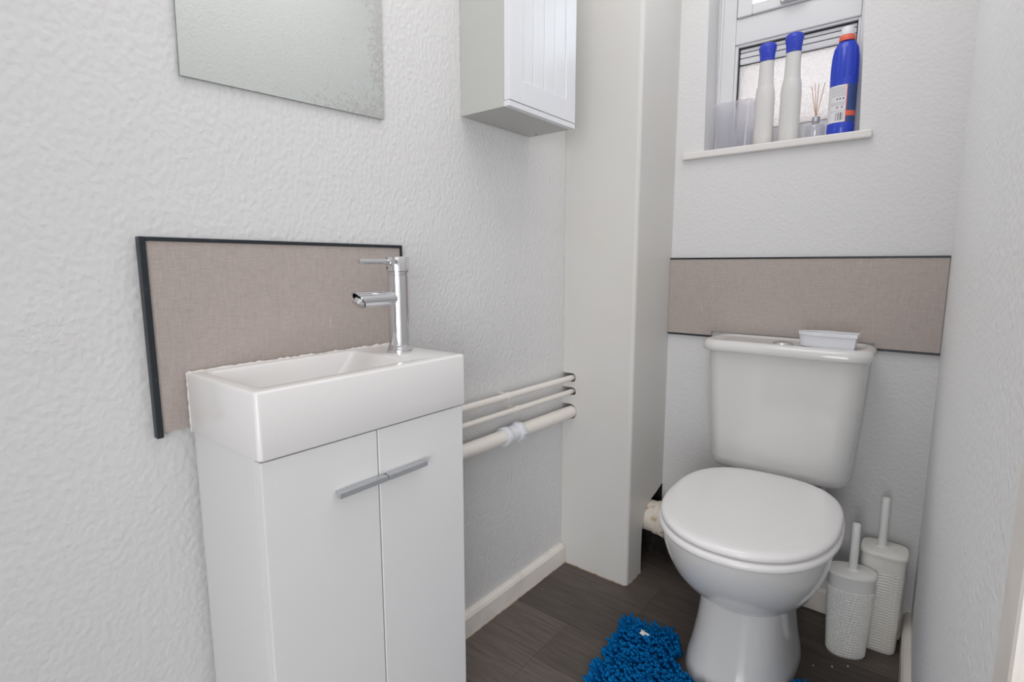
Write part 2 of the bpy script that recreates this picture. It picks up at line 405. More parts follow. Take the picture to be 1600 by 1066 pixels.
bead = [(PX-.012+.012*math.cos(a), PY+.012-.012*math.sin(a)) for a in [PI/2*k/6 for k in range(7)]]+[(PX-.012, PY+.012)]
prism(bm, bead, lambda u, v, t: (u+.0008, v-.0008, H*t))
obj('corner_bead', bm, M['boxing'], pil, smooth=40)

M['grime'] = mat('yellowed_sealant', (178, 158, 138), .6, var=(60, (120, 100, 84), .45, .65))
obj('floor_sealant', T([(.018, PY-.0012, .0012), (PX-.008, PY-.0012, .0012), (PX+.0012, PY+.008, .0012), (PX+.0012, 1.549, .0012)], .0018, n=8), M['grime'], pil, smooth=60)
obj('floor_sealant', T([(.0188, .745+.08*k, .0010) for k in range(9)], [.0012+random.uniform(-.0005, .0009) for k in range(9)], n=8), M['grime'], bb, smooth=60)
# near-black sheets: boxing's inside shade painted in, plus a dark patch beside the cut-out
M['painted_dark'] = mat('painted_darkness', (26, 22, 21), .95, var=(45, (52, 44, 40), .5, .75), bump=(80, .5, .004))
bm = B(PX+.0005, .50, D-.004, D-.0004, .0005, .128); obj('dark_patch', bm, M['painted_dark'], pil)
bm = B(.0006, PX+.0005, D-.004, D-.0004, .0005, .258); box(bm, .0006, .004, PY+.013, D-.0045, .0005, .258); obj('cavity_shade', bm, M['painted_dark'], pil)

# ------------------------------------------------------------------ window
win = empty('window_1', (.53, 1.80, WZ0)); win['kind'] = 'structure'; tag(win, 'white plastic window with obscure glass and a top opener')
FY = 1.795                                      # inner face of the frame
def wbox(name, x0, x1, z0, z1, y0, y1, mt, par, bev=.003): return obj(name, B(x0, x1, y0, y1, z0, z1, bev=bev), mt, par)
fr = wbox('frame_jamb', .3275, .384, WZ0+.012, WZ1-.002, FY, FY+.06, M['upvc'], win)
obj('frame_bead', T([(.3415, FY-.001, WZ0+.012), (.3415, FY-.001, WZ1-.004)], .0052, n=10), M['upvc'], win, smooth=50)
wbox('frame_jamb', .7100, .738, WZ0+.012, WZ1-.002, FY, FY+.06, M['upvc'], win)
wbox('frame_rail', .384, .710, WZ0+.012, 1.405, FY, FY+.06, M['upvc'], win)
wbox('frame_rail', .384, .710, WZ1-.045, WZ1-.002, FY, FY+.06, M['upvc'], win)
wbox('transom', .384, .710, 1.668, 1.742, FY-.001, FY+.06, M['upvc'], win)
# glazing bead round the fixed lower pane
for nm, a in (('glazing_bead', (.384, .3925, 1.405, 1.668)), ('glazing_bead', (.7035, .710, 1.405, 1.668)), ('glazing_bead', (.3925, .7035, 1.661, 1.668)), ('glazing_bead', (.3925, .7035, 1.405, 1.412))):
    wbox(nm, *a, FY+.004, FY+.03, M['upvc'], win, bev=.002)
for a in ((.3925, .3955, 1.412, 1.661), (.7005, .7035, 1.412, 1.661), (.3955, .7005, 1.658, 1.661), (.3955, .7005, 1.412, 1.415)):
    wbox('gasket', *a, FY+.012, FY+.03, M['gasket'], win, bev=0)
wbox('pane', .3955, .7005, 1.415, 1.6100, FY+.018, FY+.022, M['obscure'], win, bev=0)
zs = [1.6575, 1.6455, 1.6300, 1.6120]
for a, b in zip(zs, zs[1:]):
    wbox('vent_slat', .3960, .7000, b+.0026, a, FY+.016, FY+.024, M['upvc'], win, bev=.001)
wbox('vent_backing', .3958, .7002, 1.6105, 1.6578, FY+.0245, FY+.028, M['gasket'], win, bev=0)
# top-hung opener
sash = obj('opener_sash', B(.388, .430, FY-.010, FY+.05, 1.742, WZ1-.045, bev=.003), M['upvc'], win)
obj('sash_rail', B(.430, .668, FY-.010, FY+.05, 1.742, 1.7715, bev=.003), M['upvc'], sash)
obj('sash_rail', B(.430, .668, FY-.010, FY+.05, WZ1-.085, WZ1-.045, bev=.003), M['upvc'], sash)
obj('sash_stile', B(.668, .706, FY-.010, FY+.05, 1.742, WZ1-.045, bev=.003), M['upvc'], sash)
obj('pane', B(.4305, .6675, FY+.018, FY+.022, 1.772, WZ1-.0855), M['clear'], sash)
hd = obj('handle', B(.508, .578, FY-.022, FY-.0102, 1.7465, 1.7600, bev=.004), M['silver'], sash)
obj('handle_lever', B(.520, .562, FY-.034, FY-.0222, 1.7485, 1.7580, bev=.004), M['silver'], sash)
# sill board
bm = B(.2735, .7685, D-.016, D-.0003, WZ0-.010, WZ0+.011, bev=.004)
box(bm, WX0b+.0006, WX1b-.0006, D-.004, FY, WZ0+.0003, WZ0+.011)
obj('sill', bm, M['sill'], win)
SILL = WZ0+.011
# neighbour's brick wall beyond the window
nb = obj('neighbour_wall', B(-4, 4.5, 6.0, 6.2, -.5, 2.62), M['brick'])
tag(nb, 'pinkish brick wall of the house outside the window', 'wall')

# ------------------------------------------------------------------ linen-look splashback panels
sp = empty('splashback_panel', (.006, .534, .7428)); tag(sp, 'linen-look beige splashback with dark trim behind the basin', 'splashback')
SY0, SY1, SZ0, SZ1 = .2874, .7812, .7428, 1.0486
obj('panel', B(.0005, .0095, SY0+.006, SY1-.005, SZ0+.003, SZ1-.006), M['linen'], sp)
obj('edge_trim', B(.0005, .0135, SY0-.0035, SY0+.006, SZ0-.004, SZ1, bev=.001), M['black'], sp)
obj('edge_trim', B(.0005, .0125, SY0+.006, SY1-.005, SZ1-.0062, SZ1, bev=.001), M['black'], sp)
obj('edge_trim', B(.0005, .0125, SY1-.005, SY1+.0005, SZ0+.0, SZ1, bev=.001), M['black'], sp)
sp2 = empty('splashback_panel', (.6, D, .7807)); tag(sp2, 'linen-look beige splashback strip behind the toilet cistern', 'splashback')
BZ0, BZ1, NZ = .7807, 1.0274, .8000
bm = prism(bmesh.new(), [(PX+.001, BZ0+.006), (.3895, BZ0+.006), (.3895, NZ), (.8165, NZ), (.8165, BZ0+.006), (W-.002, BZ0+.006), (W-.002, BZ1-.005), (PX+.001, BZ1-.005)], lambda u, v, t: (u, D-.0003-.0085*t, v))
obj('panel', bm, M['linen'], sp2)
obj('edge_trim', B(PX+.001, W-.0008, D-.0108, D-.0003, BZ1-.005, BZ1, bev=.001), M['black'], sp2)
obj('edge_trim', B(PX+.001, .3895, D-.0108, D-.0003, BZ0, BZ0+.006, bev=.001), M['black'], sp2)
obj('edge_trim', B(.8165, W-.0008, D-.0108, D-.0003, BZ0, BZ0+.006, bev=.001), M['black'], sp2)

# ------------------------------------------------------------------ mirror
mir = empty('wall_mirror', (.006, .5562, 1.2998)); tag(mir, 'frameless mirror with speckled silvering on the textured wall', 'mirror')
pts = [(.3624, 1.2940), (.7483, 1.3055), (.7560, 1.86), (.3690, 1.85)]
bm = prism(bmesh.new(), pts, lambda u, v, t: (.0022+.004*t, u, v))
bm.faces.ensure_lookup_table()
for f in bm.faces: f.material_index = 0 if f.calc_center_median().x > .0061 else 1
obj('glass', bm, [M['mirror'], M['mirror_edge']], mir)
for yy in (.42, .69): obj('mounting_pad', B(.0003, .0022, yy-.02, yy+.02, 1.40, 1.44), M['mirror_edge'], mir)

# ------------------------------------------------------------------ wall cabinet with tongue-and-groove door
wc = empty('wall_cabinet', (.067, 1.122, 1.3605)); tag(wc, 'white wall cabinet with tongue-and-groove door beside the corner pillar', 'cabinet')
CY0, CY1, CZ0, CZ1, CX = .9850, 1.2610, 1.3605, 1.93, .150
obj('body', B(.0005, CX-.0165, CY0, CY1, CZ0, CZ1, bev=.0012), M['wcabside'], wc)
dr = obj('door', B(CX-.0160, CX-.006, CY0+.0006, CY1-.0006, CZ0+.0135, CZ1-.001, bev=.001), M['wcab'], wc)
py0, py1, pz0, pz1 = 1.0363, 1.2165, 1.4255, CZ1-.055
for nm, a in (('stile', (CY0+.0006, py0, CZ0+.0135, CZ1-.001)), ('stile', (py1, CY1-.0006, CZ0+.0135, CZ1-.001)), ('rail', (py0, py1, CZ0+.0135, pz0)), ('rail', (py0, py1, pz1, CZ1-.001))):
    obj(nm, B(CX-.0061, CX, a[0], a[1], a[2], a[3], bev=.0012), M['wcab'], dr)
lines = [py0, 1.0793, 1.1239, 1.1683, py1]
for a, b in zip(lines, lines[1:]):
    obj('board', B(CX-.0061, CX-.0035, a+.0008, b-.0008, pz0+.0004, pz1-.0004, bev=.0011, seg=1), M['wcab'], dr)
obj('bottom_rail', B(CX-.0164, CX-.001, CY0, CY1, CZ0, CZ0+.0125, bev=.001), M['wcab'], wc)
obj('screw_hole', T([(.035, 1.245, CZ0-.0004), (.035, 1.245, CZ0+.0004)], .0035, n=10), M['gasket'], wc)

# ------------------------------------------------------------------ vanity unit, basin and tap
VD, VY0, VY1, VZT, VZB = .2376, .3322, .7395, .8365, .7378
va = empty('vanity_cabinet', (.11, .536, 0)); tag(va, 'white gloss two-door vanity cabinet under the basin', 'cabinet')
obj('body', B(.0190, .2125, VY0+.0045, VY1-.0045, .0, VZB-.0008, bev=.001), M['cabside'], va)
obj('back_filler', B(.0140, .0190, VY0+.0045, VY1-.0045, .07, VZB-.0008), M['cabside'], va)
d1 = obj('door', B(.2145, .2325, VY0+.0040, .5318, .055, VZB-.0025, bev=.0015), M['cab'], va)
d2 = obj('door', B(.2145, .2325, .5342, VY1-.0040, .055, VZB-.0025, bev=.0015), M['cab'], va)
for d, a, b in ((d1, .4470, .5395), (d2, .5420, .6275)):
    h = obj('handle', B(.2400, .2490, a, b, .6490, .6580, bev=.0008), M['alu'], d)
    bm = B(.2326, .2400, a+.002, b-.002, .6550, .6580, bev=.0004)
    obj('handle_flange', bm, M['alu'], d)
ba = empty('basin', (.12, .536, VZB)); tag(ba, 'white rectangular cloakroom basin on the vanity cabinet', 'basin')
bm = bmesh.new()
x0, x1, y0, y1 = .0102, VD, VY0, VY1
R_ = []
for ins, z in ((.004, VZB), (.0015, VZB+.0008), (0, VZB+.0030), (0, VZT-.0045), (.0006, VZT-.0022), (.0020, VZT-.0006), (.004, VZT)):
    R_.append(rrect(x0+ins, x1-ins, y0+ins, y1-ins, .0065-ins*.5, z))
ix0, ix1, iy0, iy1 = .0310, .2085, .3545, .6330
for ins, dz in ((-.003, 0), (0, -.0012), (.002, -.004)):
    R_.append(rrect(ix0+ins, ix1-ins, iy0+ins, iy1-ins, .012, VZT+dz))
for f, dz in ((.15, -.020), (.55, -.050), (.85, -.064), (1.25, -.070)):
    R_.append(rrect(ix0+.002+.022*f, ix1-.002-.022*f, iy0+.002+.026*f, iy1-.002-.085*f, .012+.012*f, VZT+dz))
loft(bm, R_)
obj('bowl', bm, M['basin'], ba, smooth=35)
dz0 = VZT-.0698
wst = obj('waste', lathe(bmesh.new(), .12, .47, [(.021, dz0), (.021, dz0+.002), (.017, dz0+.0035), (.012, dz0+.0015), (.004, dz0+.001)]), M['chrome'], ba, smooth=40)
# ragged sealant bead between basin and splashback
bm = bmesh.new(); P = []; Rr = []
for k in range(61):
    P.append((.0142+random.uniform(-.0003, .0006), VY0+.002+(VY1-VY0-.004)*k/60, VZT-.0005+random.uniform(-.001, .0012))); Rr.append(.0026+random.uniform(-.0010, .0010))
tube(bm, P, Rr, n=8); obj('sealant_bead', bm, M['sealant'], ba, smooth=60)
bm = bmesh.new(); P = [(.0135, VY0+.0012+random.uniform(-.0008, .0005), VZB+.002+(VZT-VZB-.002)*k/20) for k in range(21)]
tube(bm, P, [.0022+random.uniform(-.0006, .0007) for _ in P], n=8); obj('sealant_bead', bm, M['sealant'], ba, smooth=60)
# tap
TX, TY = .118, .6800
tp = empty('basin_tap', (TX, TY, VZT)); tag(tp, 'chrome mixer tap with pin lever on the basin', 'tap')
z0 = VZT
obj('base', lathe(bmesh.new(), TX, TY, [(.0245, z0+.0002), (.0250, z0+.003), (.0242, z0+.007), (.0218, z0+.012), (.0210, z0+.016)], n=40), M['chrome'], tp, smooth=50)
obj('body', lathe(bmesh.new(), TX, TY, [(.0208, z0+.0155), (.0208, z0+.150), (.0196, z0+.1508), (.0196, z0+.1528), (.0208, z0+.1535), (.0208, z0+.1565)], n=40), M['chrome'], tp, smooth=30)
obj('head', lathe(bmesh.new(), TX, TY, [(.0205, z0+.1568), (.0222, z0+.1575), (.0222, z0+.1835), (.0214, z0+.1850), (.0150, z0+.1858)], n=40), M['chrome'], tp, smooth=30)
lv = obj('lever', T([(TX, TY-.019, z0+.1760), (TX, TY-.088, z0+.1760)], .0048, n=18), M['chrome'], tp, smooth=40)
# spout: straight tube cut off at a slant, with the aerator in the slanted mouth
bm = bmesh.new(); rings = []; n = 28; rs = .0152; zs_ = z0+.1065
for q in (0, 1):
    ring = []
    for k in range(n):
        a = 2*PI*k/n; dx, dz = rs*math.cos(a), rs*math.sin(a)
        yy = TY-.012 if q == 0 else TY-.092-dz*.75
        ring.append((TX+dx, yy, zs_+dz))
    rings.append(ring)
inner = [(TX+(p[0]-TX)*.84, p[1]+.0008, zs_+(p[2]-zs_)*.84) for p in rings[1]]
deep = [(p[0], p[1]+.012, p[2]) for p in inner]
rings += [inner, deep]; loft(bm, rings)
spo = obj('spout', bm, M['chrome'], tp, smooth=40)
ax = Vector((0, -.62, -.78)).normalized(); c0 = Vector((TX, TY-.0885, zs_-.0015))
obj('aerator', T([c0, c0+ax*.0090, c0+ax*.0092, c0+ax*.0068], [.0112, .0112, .0092, .0090], n=20), M['chrome'], spo, smooth=40)
obj('aerator_mesh', T([c0+ax*.0060, c0+ax*.0070], .0091, n=20), M['chromedark'], spo, smooth=40)
obj('indicator_screw', T([(TX-.004, TY-.0215, z0+.1640), (TX-.004, TY-.0226, z0+.1640)], .0022, n=10), M['chromedark'], tp, smooth=40)

# ------------------------------------------------------------------ surface pipes along the left wall
def pipe(name, label, z, r, x, cat='pipe'):
    e = empty(name, (x, 1.1, z)); tag(e, label, cat)
    obj('tube', T([(x, VY1+.0005, z+.004), (x, 1.1, z+.001), (x+.002, PY-.02, z-.001), (x+.003, PY+.06, z-.001)], r, n=20), M['pipe'], e, smooth=50)
    return e
p1 = pipe('water_pipe', 'upper cream-painted thin water pipe above the lower thin one', .6455, .0093, .030)
p2 = pipe('water_pipe', 'lower cream-painted thin water pipe just above the fat waste pipe', .6005, .0080, .030)
p3 = pipe('waste_pipe', 'fat cream-painted waste pipe with white coupling along wall', .5330, .0200, .030)
for e, yy, z, r in ((p1, 1.125, .6455, .0093), (p2, 1.165, .6005, .0080)):
    bm = T([(.030, yy-.007, z+.0005), (.030, yy+.007, z+.0005)], r+.0022, n=16); box(bm, .0003, .030, yy-.006, yy+.006, z-r*.7, z+r*.7)
    obj('pipe_clip', bm, M['pipe'], e, smooth=40)
bm = T([(.030, 1.1055, .5335), (.030, 1.1065, .5335), (.030, 1.1820, .5335), (.030, 1.1830, .5335)], [.0222, .0232, .0232, .0222], n=32)
cp = obj('coupling', bm, M['plastic'], p3, smooth=40)
for ya in (1.1000, 1.1580):
    bm = T([(.030, ya, .5335), (.030, ya+.0015, .5335), (.030, ya+.0215, .5335), (.030, ya+.023, .5335)], [.0258, .0270, .0270, .0258], n=32)
    for k in range(10 if ya > 1.12 else 0):        # grip lugs on the far nut
        a = 2*PI*k/10; cx_, cz_ = .030+.0268*math.cos(a), .5335+.0268*math.sin(a)
        tube(bm, [(cx_, ya+.004, cz_), (cx_, ya+.0195, cz_)], .0020, n=8)
    obj('coupling_nut', bm, M['plastic'], cp, smooth=40)

# ------------------------------------------------------------------ toilet
TC = .628
wcx = empty('toilet', (TC, 1.40, 0)); tag(wcx, 'white close-coupled toilet with the lid down', 'toilet')
n = 64
bm = bmesh.new(); rings = []
for z, a, b in ((.000, .1235, .200), (.006, .124, .200), (.030, .1195, .191), (.070, .111, .176), (.120, .104, .163), (.170, .100, .154), (.200, .100, .150), (.225, .100, .146)):
    rings.append(sellipse(TC-.009, 1.385, a, b, 2.8, z, n, b2=.150, e2=3.4))
loft(bm, rings)
pan = obj('pedestal', bm, M['ceramic'], wcx, smooth=60)
bm = bmesh.new(); rings = []
for z, a, f, r in ((.188, .082, 1.262, 1.50), (.194, .100, 1.240, 1.515), (.205, .115, 1.220, 1.52), (.225, .132, 1.188, 1.525), (.255, .150, 1.150, 1.525), (.290, .164, 1.116, 1.52),
                   (.330, .1755, 1.088, 1.515), (.370, .180, 1.065, 1.51), (.400, .1805, 1.056, 1.505), (.412, .1800, 1.056, 1.505), (.4165, .175, 1.061, 1.50)):
    yc = f+(r-f)*.52
    rings.append(sellipse(TC-.004*min(1, max(0, (.40-z)/.1)), yc, a, yc-f, 2.15, z, n, b2=r-yc, e2=2.6))
loft(bm, rings)
rr = []
for ins, z in ((.03, .17), (.012, .20), (.004, .26), (0, .34), (0, .416), (.006, .421)):
    rr.append(rrect(TC-.115+ins, TC+.115-ins, 1.42, 1.655-ins, .03, z))
loft(bm, rr)
obj('bowl', bm, M['ceramic'], wcx, smooth=60)
ROT = math.radians(2.0)
def seat_ring(s, z, dy=0): return sellipse(TC+.008, 1.272+dy, .187-s, .247-s, 2.2, z, 72, rot=ROT, b2=.235-s, e2=2.75)
bm = bmesh.new(); loft(bm, [seat_ring(.006, .4170), seat_ring(.001, .4190), seat_ring(-.002, .4240), seat_ring(-.002, .4300), seat_ring(.001, .4345), seat_ring(.008, .4365)])
obj('seat', bm, M['seat'], wcx, smooth=60)
bm = bmesh.new(); loft(bm, [seat_ring(.012, .4385), seat_ring(.005, .4392), seat_ring(.002, .4420), seat_ring(.002, .4480), seat_ring(.0045, .4520), seat_ring(.010, .4548), seat_ring(.020, .4565), seat_ring(.045, .4578), seat_ring(.10, .4585)])
obj('seat_lid', bm, M['seat'], wcx, smooth=60)
for sx in (-.075, .075):
    obj('hinge', T([(TC+sx-.02, 1.500, .432), (TC+sx+.02, 1.500, .432)], .009, n=12), M['seat'], wcx, smooth=40)
    obj('hinge_post', lathe(bmesh.new(), TC+sx, 1.515, [(.013, .4212), (.013, .438), (.010, .442)], n=16), M['seat'], wcx, smooth=40)
# cistern: tapering body, rounded lid with a shallow tray, push button
CC = .6205; bm = bmesh.new(); rings = []
for z, hw, yf, r in ((.4220, .150, 1.575, .03), (.4265, .166, 1.560, .035), (.437, .1735, 1.552, .042), (.455, .1765, 1.5485, .045), (.56, .184, 1.542, .045), (.66, .190, 1.537, .045), (.766, .195, 1.533, .045)):
    P = rrect(CC-hw, CC+hw, yf, D-.012, r, z, 8)
    Q = []
    for x, y, z_ in P:                        # the front bows out a little
        t = (x-CC)/hw
        Q.append((x, y-.014*(1-t*t)*max(0, (1.62-y)/.09) if y < 1.62 else y, z_))
    rings.append(Q)
loft(bm, rings)
ci = obj('cistern', bm, M['ceramic'], wcx, smooth=60)
bm = bmesh.new(); rings = []
def lidring(ins, z):
    P = rrect(CC-.2065+ins, CC+.2085-ins, 1.512+ins, D-.012-ins*.6, .05-ins*.5, z, 8); Q = []
    for x, y, z_ in P:
        t = (x-CC)/.21; Q.append((x, y-.016*(1-t*t)*max(0, (1.60-y)/.09) if y < 1.60 else y, z_))
    return Q
for ins, z in ((.010, .7665), (.003, .7680), (0, .7730), (0, .7820), (.002, .7890), (.007, .7950), (.014, .7980), (.022, .7985), (.028, .7965), (.034, .7940), (.06, .7938)):
    rings.append(lidring(ins, z))
loft(bm, rings)
obj('cistern_lid', bm, M['ceramic'], ci, smooth=60)
bm = lathe(bmesh.new(), .622, 1.566, [(.0250, .7939), (.0250, .7965), (.0235, .7990), (.0205, .8000), (.0195, .7985), (.0185, .8010), (.010, .8035), (.002, .8042)], n=36)
obj('flush_button', bm, M['chrome'], ci, smooth=50)
# white D-shaped plastic box on the cistern lid
dbx = bmesh.new()
def dring(s, z):
    P = [(.7895+s, 1.548-s), (.7895+s, 1.606+s)]
    for k in range(1, 19):
        t = k/19; a = PI/2+PI*t
        P.append((.735+(.078+s)*math.cos(a), 1.580+(.034+s)*math.sin(a)))
    return [(x, y, z) for x, y in P]
loft(dbx, [dring(-.006, .7945), dring(-.004, .7955), dring(-.001, .824), dring(.002, .8255), dring(.002, .8325), dring(0, .8335), dring(-.003, .8330), dring(-.006, .800)])
tag(obj('plastic_tray', dbx, M['plastic'], smooth=30), 'small white D-shaped plastic tray on the cistern lid', 'tray')
# soil connector from the pan into the boxing
sl = empty('soil_pipe', (.30, 1.60, .125)); tag(sl, 'grubby white soil pipe collar between boxing and toilet', 'pipe')
SZ = .178
obj('collar', T([(.155, 1.612, SZ), (.27, 1.612, SZ), (.271, 1.612, SZ), (.287, 1.612, SZ), (.288, 1.612, SZ), (.306, 1.612, SZ), (.307, 1.612, SZ), (.36, 1.60, SZ), (.44, 1.59, SZ+.005), (.512, 1.585, SZ+.01)],
    [.050, .050, .054, .054, .0515, .0515, .0545, .053, .052, .052], n=32), M['soil'], sl, smooth=40)
bm = bmesh.new(); P = []; Rr = []
for k in range(25):
    a = PI*1.05+PI*.9*k/24
    P.append((.300+random.uniform(-.006, .010), 1.612+.053*math.cos(a), SZ+.053*math.sin(a)-random.uniform(0, .004))); Rr.append(.0025+random.uniform(0, .003))
tube(bm, P, Rr, n=8); obj('sealant_smear', bm, M['soil'], sl, smooth=60)

# ------------------------------------------------------------------ toilet brushes
def holder(bm, cx, cy, a, b, e, h, weave, flare, rot=0):
    n, mz = 192, 150; rings = []
    base = []
    for k in range(n):
        t = 2*PI*k/n; c, s = math.cos(t), math.sin(t)
        base.append((a*math.copysign(abs(c)**(2/e), c), b*math.copysign(abs(s)**(2/e), s)))
    for j in range(mz+1):
        v = j/mz; ring = []
        sc = 1-.0+flare*(v-1)
        if j == 0: sc *= .965
        for k, (x, y) in enumerate(base):
            d = 0
            if .02 < v < .86:
                if weave == 'diagonal': d = .0022*(math.sin(2*PI*(k/n*22)+v*2*PI*13) * math.sin(2*PI*(k/n*22)-v*2*PI*17)+.4)
                else: d = .0013*(math.sin(v*2*PI*34+1.3*math.sin(2*PI*k/n*14))*(.55+.45*math.cos(2*PI*k/n*28))+.3)
            L = math.hypot(x, y); q = sc*(1+d/L)
            X, Y = x*q, y*q
            ring.append((cx+X*math.cos(rot)-Y*math.sin(rot), cy+X*math.sin(rot)+Y*math.cos(rot), h*v))
        rings.append(ring)
    loft(bm, rings)
def brush(label, cx, cy, a, b, e, h, weave, mt, rot, flare, hx, top):
    r = empty('toilet_brush', (cx, cy, 0)); tag(r, label, 'toilet brush', 'toilet brushes behind the toilet')
    bm = bmesh.new(); holder(bm, cx, cy, a, b, e, h, weave, flare, rot)
    obj('holder', bm, mt, r, smooth=50)
    bm = bmesh.new()
    loft(bm, [sellipse(cx, cy, a*s, b*s, e, z, 64, rot) for s, z in ((1.00, h+.0003), (1.05, h+.001), (1.06, h+.004), (1.05, h+.010), (1.00, h+.0125), (.96, h+.0118), (.93, h+.0125), (.5, h+.0150))])
    obj('brush_cap', bm, mt, r, smooth=60)
    bm = lathe(bmesh.new(), cx+hx, cy, [(.0150, h+.0135), (.0120, h+.018), (.0098, h+.0185), (.0092, top-.003), (.0080, top-.0006), (.004, top)], n=24)
    obj('handle', bm, M['stick'], r, smooth=40)
brush('white toilet brush in an oval dimple-textured holder', .8255, 1.546, .0525, .0370, 2.3, .218, 'diagonal', M['brush2'], math.radians(18), .19, .001, .356)
brush('ivory toilet brush in a taller woven-look square holder by the wall corner', .8850, 1.632, .0495, .0410, 4.0, .262, 'rib', M['brush'], math.radians(2), .13, -.007, .409)

# ------------------------------------------------------------------ blue pedestal mat
mt_ = empty('pedestal_mat', (.62, 1.05, 0)); tag(mt_, 'bright blue shaggy chenille mat around the toilet base', 'bath mat')
QL = [(.330, 1.300), (.905, 1.345), (.935, .86), (.388, .84)]          # rear-left, rear-right, front-right, front-left
def bil(u, v):
    a = Vector(QL[0]).lerp(Vector(QL[1]), u); b = Vector(QL[3]).lerp(Vector(QL[2]), u); return a.lerp(b, v)
def in_cut(x, y, g=0):
    dx = abs(x-TC)
    if y > 1.25: return dx < (.122+(y-1.25)*.55 if x < TC else .117)+g
    return math.hypot(dx/.135, (y-1.25)/.082) < 1+g*7
bm = bmesh.new(); NU, NV = 46, 38; vv = {}
for i in range(NU+1):
    for j in range(NV+1): p = bil(i/NU, j/NV); vv[i, j] = (p.x, p.y)
def gv(cache, key, z):
    if (key, z) not in cache: cache[key, z] = bm.verts.new((*vv[key], z))
    return cache[key, z]
cache = {}
keep = {(i, j) for i in range(NU) for j in range(NV) if not in_cut((vv[i, j][0]+vv[i+1, j+1][0])/2, (vv[i, j][1]+vv[i+1, j+1][1])/2, .004)}
for i, j in keep:
    q = [(i, j), (i+1, j), (i+1, j+1), (i, j+1)]
    bm.faces.new([gv(cache, k_, .007) for k_ in q]); bm.faces.new([gv(cache, k_, .0005) for k_ in q[::-1]])
    for (di, dj), (a, b) in {(0, -1): (0, 1), (1, 0): (1, 2), (0, 1): (2, 3), (-1, 0): (3, 0)}.items():
        if (i+di, j+dj) not in keep: bm.faces.new([gv(cache, q[a], .0005), gv(cache, q[b], .0005), gv(cache, q[b], .007), gv(cache, q[a], .007)])
obj('backing', bm, M['mat'], mt_)
verts, faces = [], []
def noodle(x, y, lean, az, L, r):
    base = len(verts); d = Vector((math.sin(lean)*math.cos(az), math.sin(lean)*math.sin(az), math.cos(lean)))
    a = d.orthogonal().normalized(); b = d.cross(a); o = Vector((x, y, .006))
    prof = ((0, .85), (.4, 1.0), (.84, 1.0), (.96, .72)); N = 7
    for t, s in prof:
        bend = Vector((0, 0, -.004*t*t))
        for k in range(N):
            q = o+d*(L*t)+bend+(a*math.cos(2*PI*k/N)+b*math.sin(2*PI*k/N))*r*s; verts.append((q.x, q.y, max(q.z, .0015)))
    q = o+d*L+Vector((0, 0, -.004)); verts.append((q.x, q.y, max(q.z, .002)))
    for i in range(3):
        for k in range(N):
            k2 = (k+1) % N; faces.append((base+i*N+k, base+i*N+k2, base+(i+1)*N+k2, base+(i+1)*N+k))
    for k in range(N): faces.append((base+3*N+k, base+3*N+(k+1) % N, base+4*N))
step = .0080; NX, NYv = int(.58/step), int(.46/step)
for i in range(NX+1):
    for j in range(NYv+1):
        u, v = (i+random.uniform(-.35, .35))/NX, (j+random.uniform(-.35, .35))/NYv
        if not (0 <= u <= 1 and 0 <= v <= 1): continue
        p = bil(u, v)
        if in_cut(p.x, p.y, .002): continue
        edge = min(u, 1-u, v, 1-v)
        near_cut = in_cut(p.x, p.y, .02)
        az = random.gauss(-PI/2-.25, .55); ln = abs(random.gauss(.62, .22))
        if edge < .02 and not near_cut:
            az = math.atan2(p.y-1.05, p.x-.62)+random.uniform(-.8, .8); ln = random.uniform(.6, 1.1)
        if near_cut: ln = random.uniform(.1, .4)
        noodle(p.x, p.y, ln, az, random.uniform(.025, .033), random.uniform(.0036, .0043))
me = bpy.data.meshes.new('chenille_pile'); me.from_pydata([Vector(v)-Vector((.62, 1.05, 0)) for v in verts], [], faces)
for p_ in me.polygons: p_.use_smooth = True
me.materials.append(M['mat'])
o = bpy.data.objects.new('chenille_pile', me); COL.objects.link(o); o.parent = mt_; o['kind'] = 'stuff'
# torn scrap of tissue lying on the mat, paint flakes on the floor
bm = bmesh.new(); rings = []
sx0, sy0, sz0 = .4010, 1.2440, .0290
ring = []
for k in range(14):
    a = 2*PI*k/14; r = .0085*(1+.45*math.sin(3*a+1)+random.uniform(-.25, .25)); ring.append((sx0+r*1.3*math.cos(a), sy0+r*.8*math.sin(a)))
loft(bm, [[(x, y, sz0+random.uniform(-.001, .001)) for x, y in ring], [(x, y, sz0+.0022+random.uniform(0, .003)) for x, y in ring], [((x+sx0)/2, (y+sy0)/2, sz0+.005+random.uniform(-.0015, .002)) for x, y in ring]])
tag(obj('tissue_scrap', bm, M['paper'], smooth=60), 'torn white tissue scrap lying on the blue mat', 'tissue')
for x, y, r in ((.8090, 1.462, .0035), (.8400, 1.488, .0030), (.771, 1.437, .0020), (.7655, 1.665, .0025)):
    bm = bmesh.new(); ring = [(x+r*random.uniform(.6, 1.3)*math.cos(2*PI*k/7), y+r*random.uniform(.5, 1.1)*math.sin(2*PI*k/7)) for k in range(7)]
    loft(bm, [[(a, b, .0002) for a, b in ring], [(a, b, .0014) for a, b in ring]])
    tag(obj('paint_flake', bm, M['paper']), 'tiny white paint flake on the dark floor beside the brush holders', 'flake', 'paint flakes on the floor')

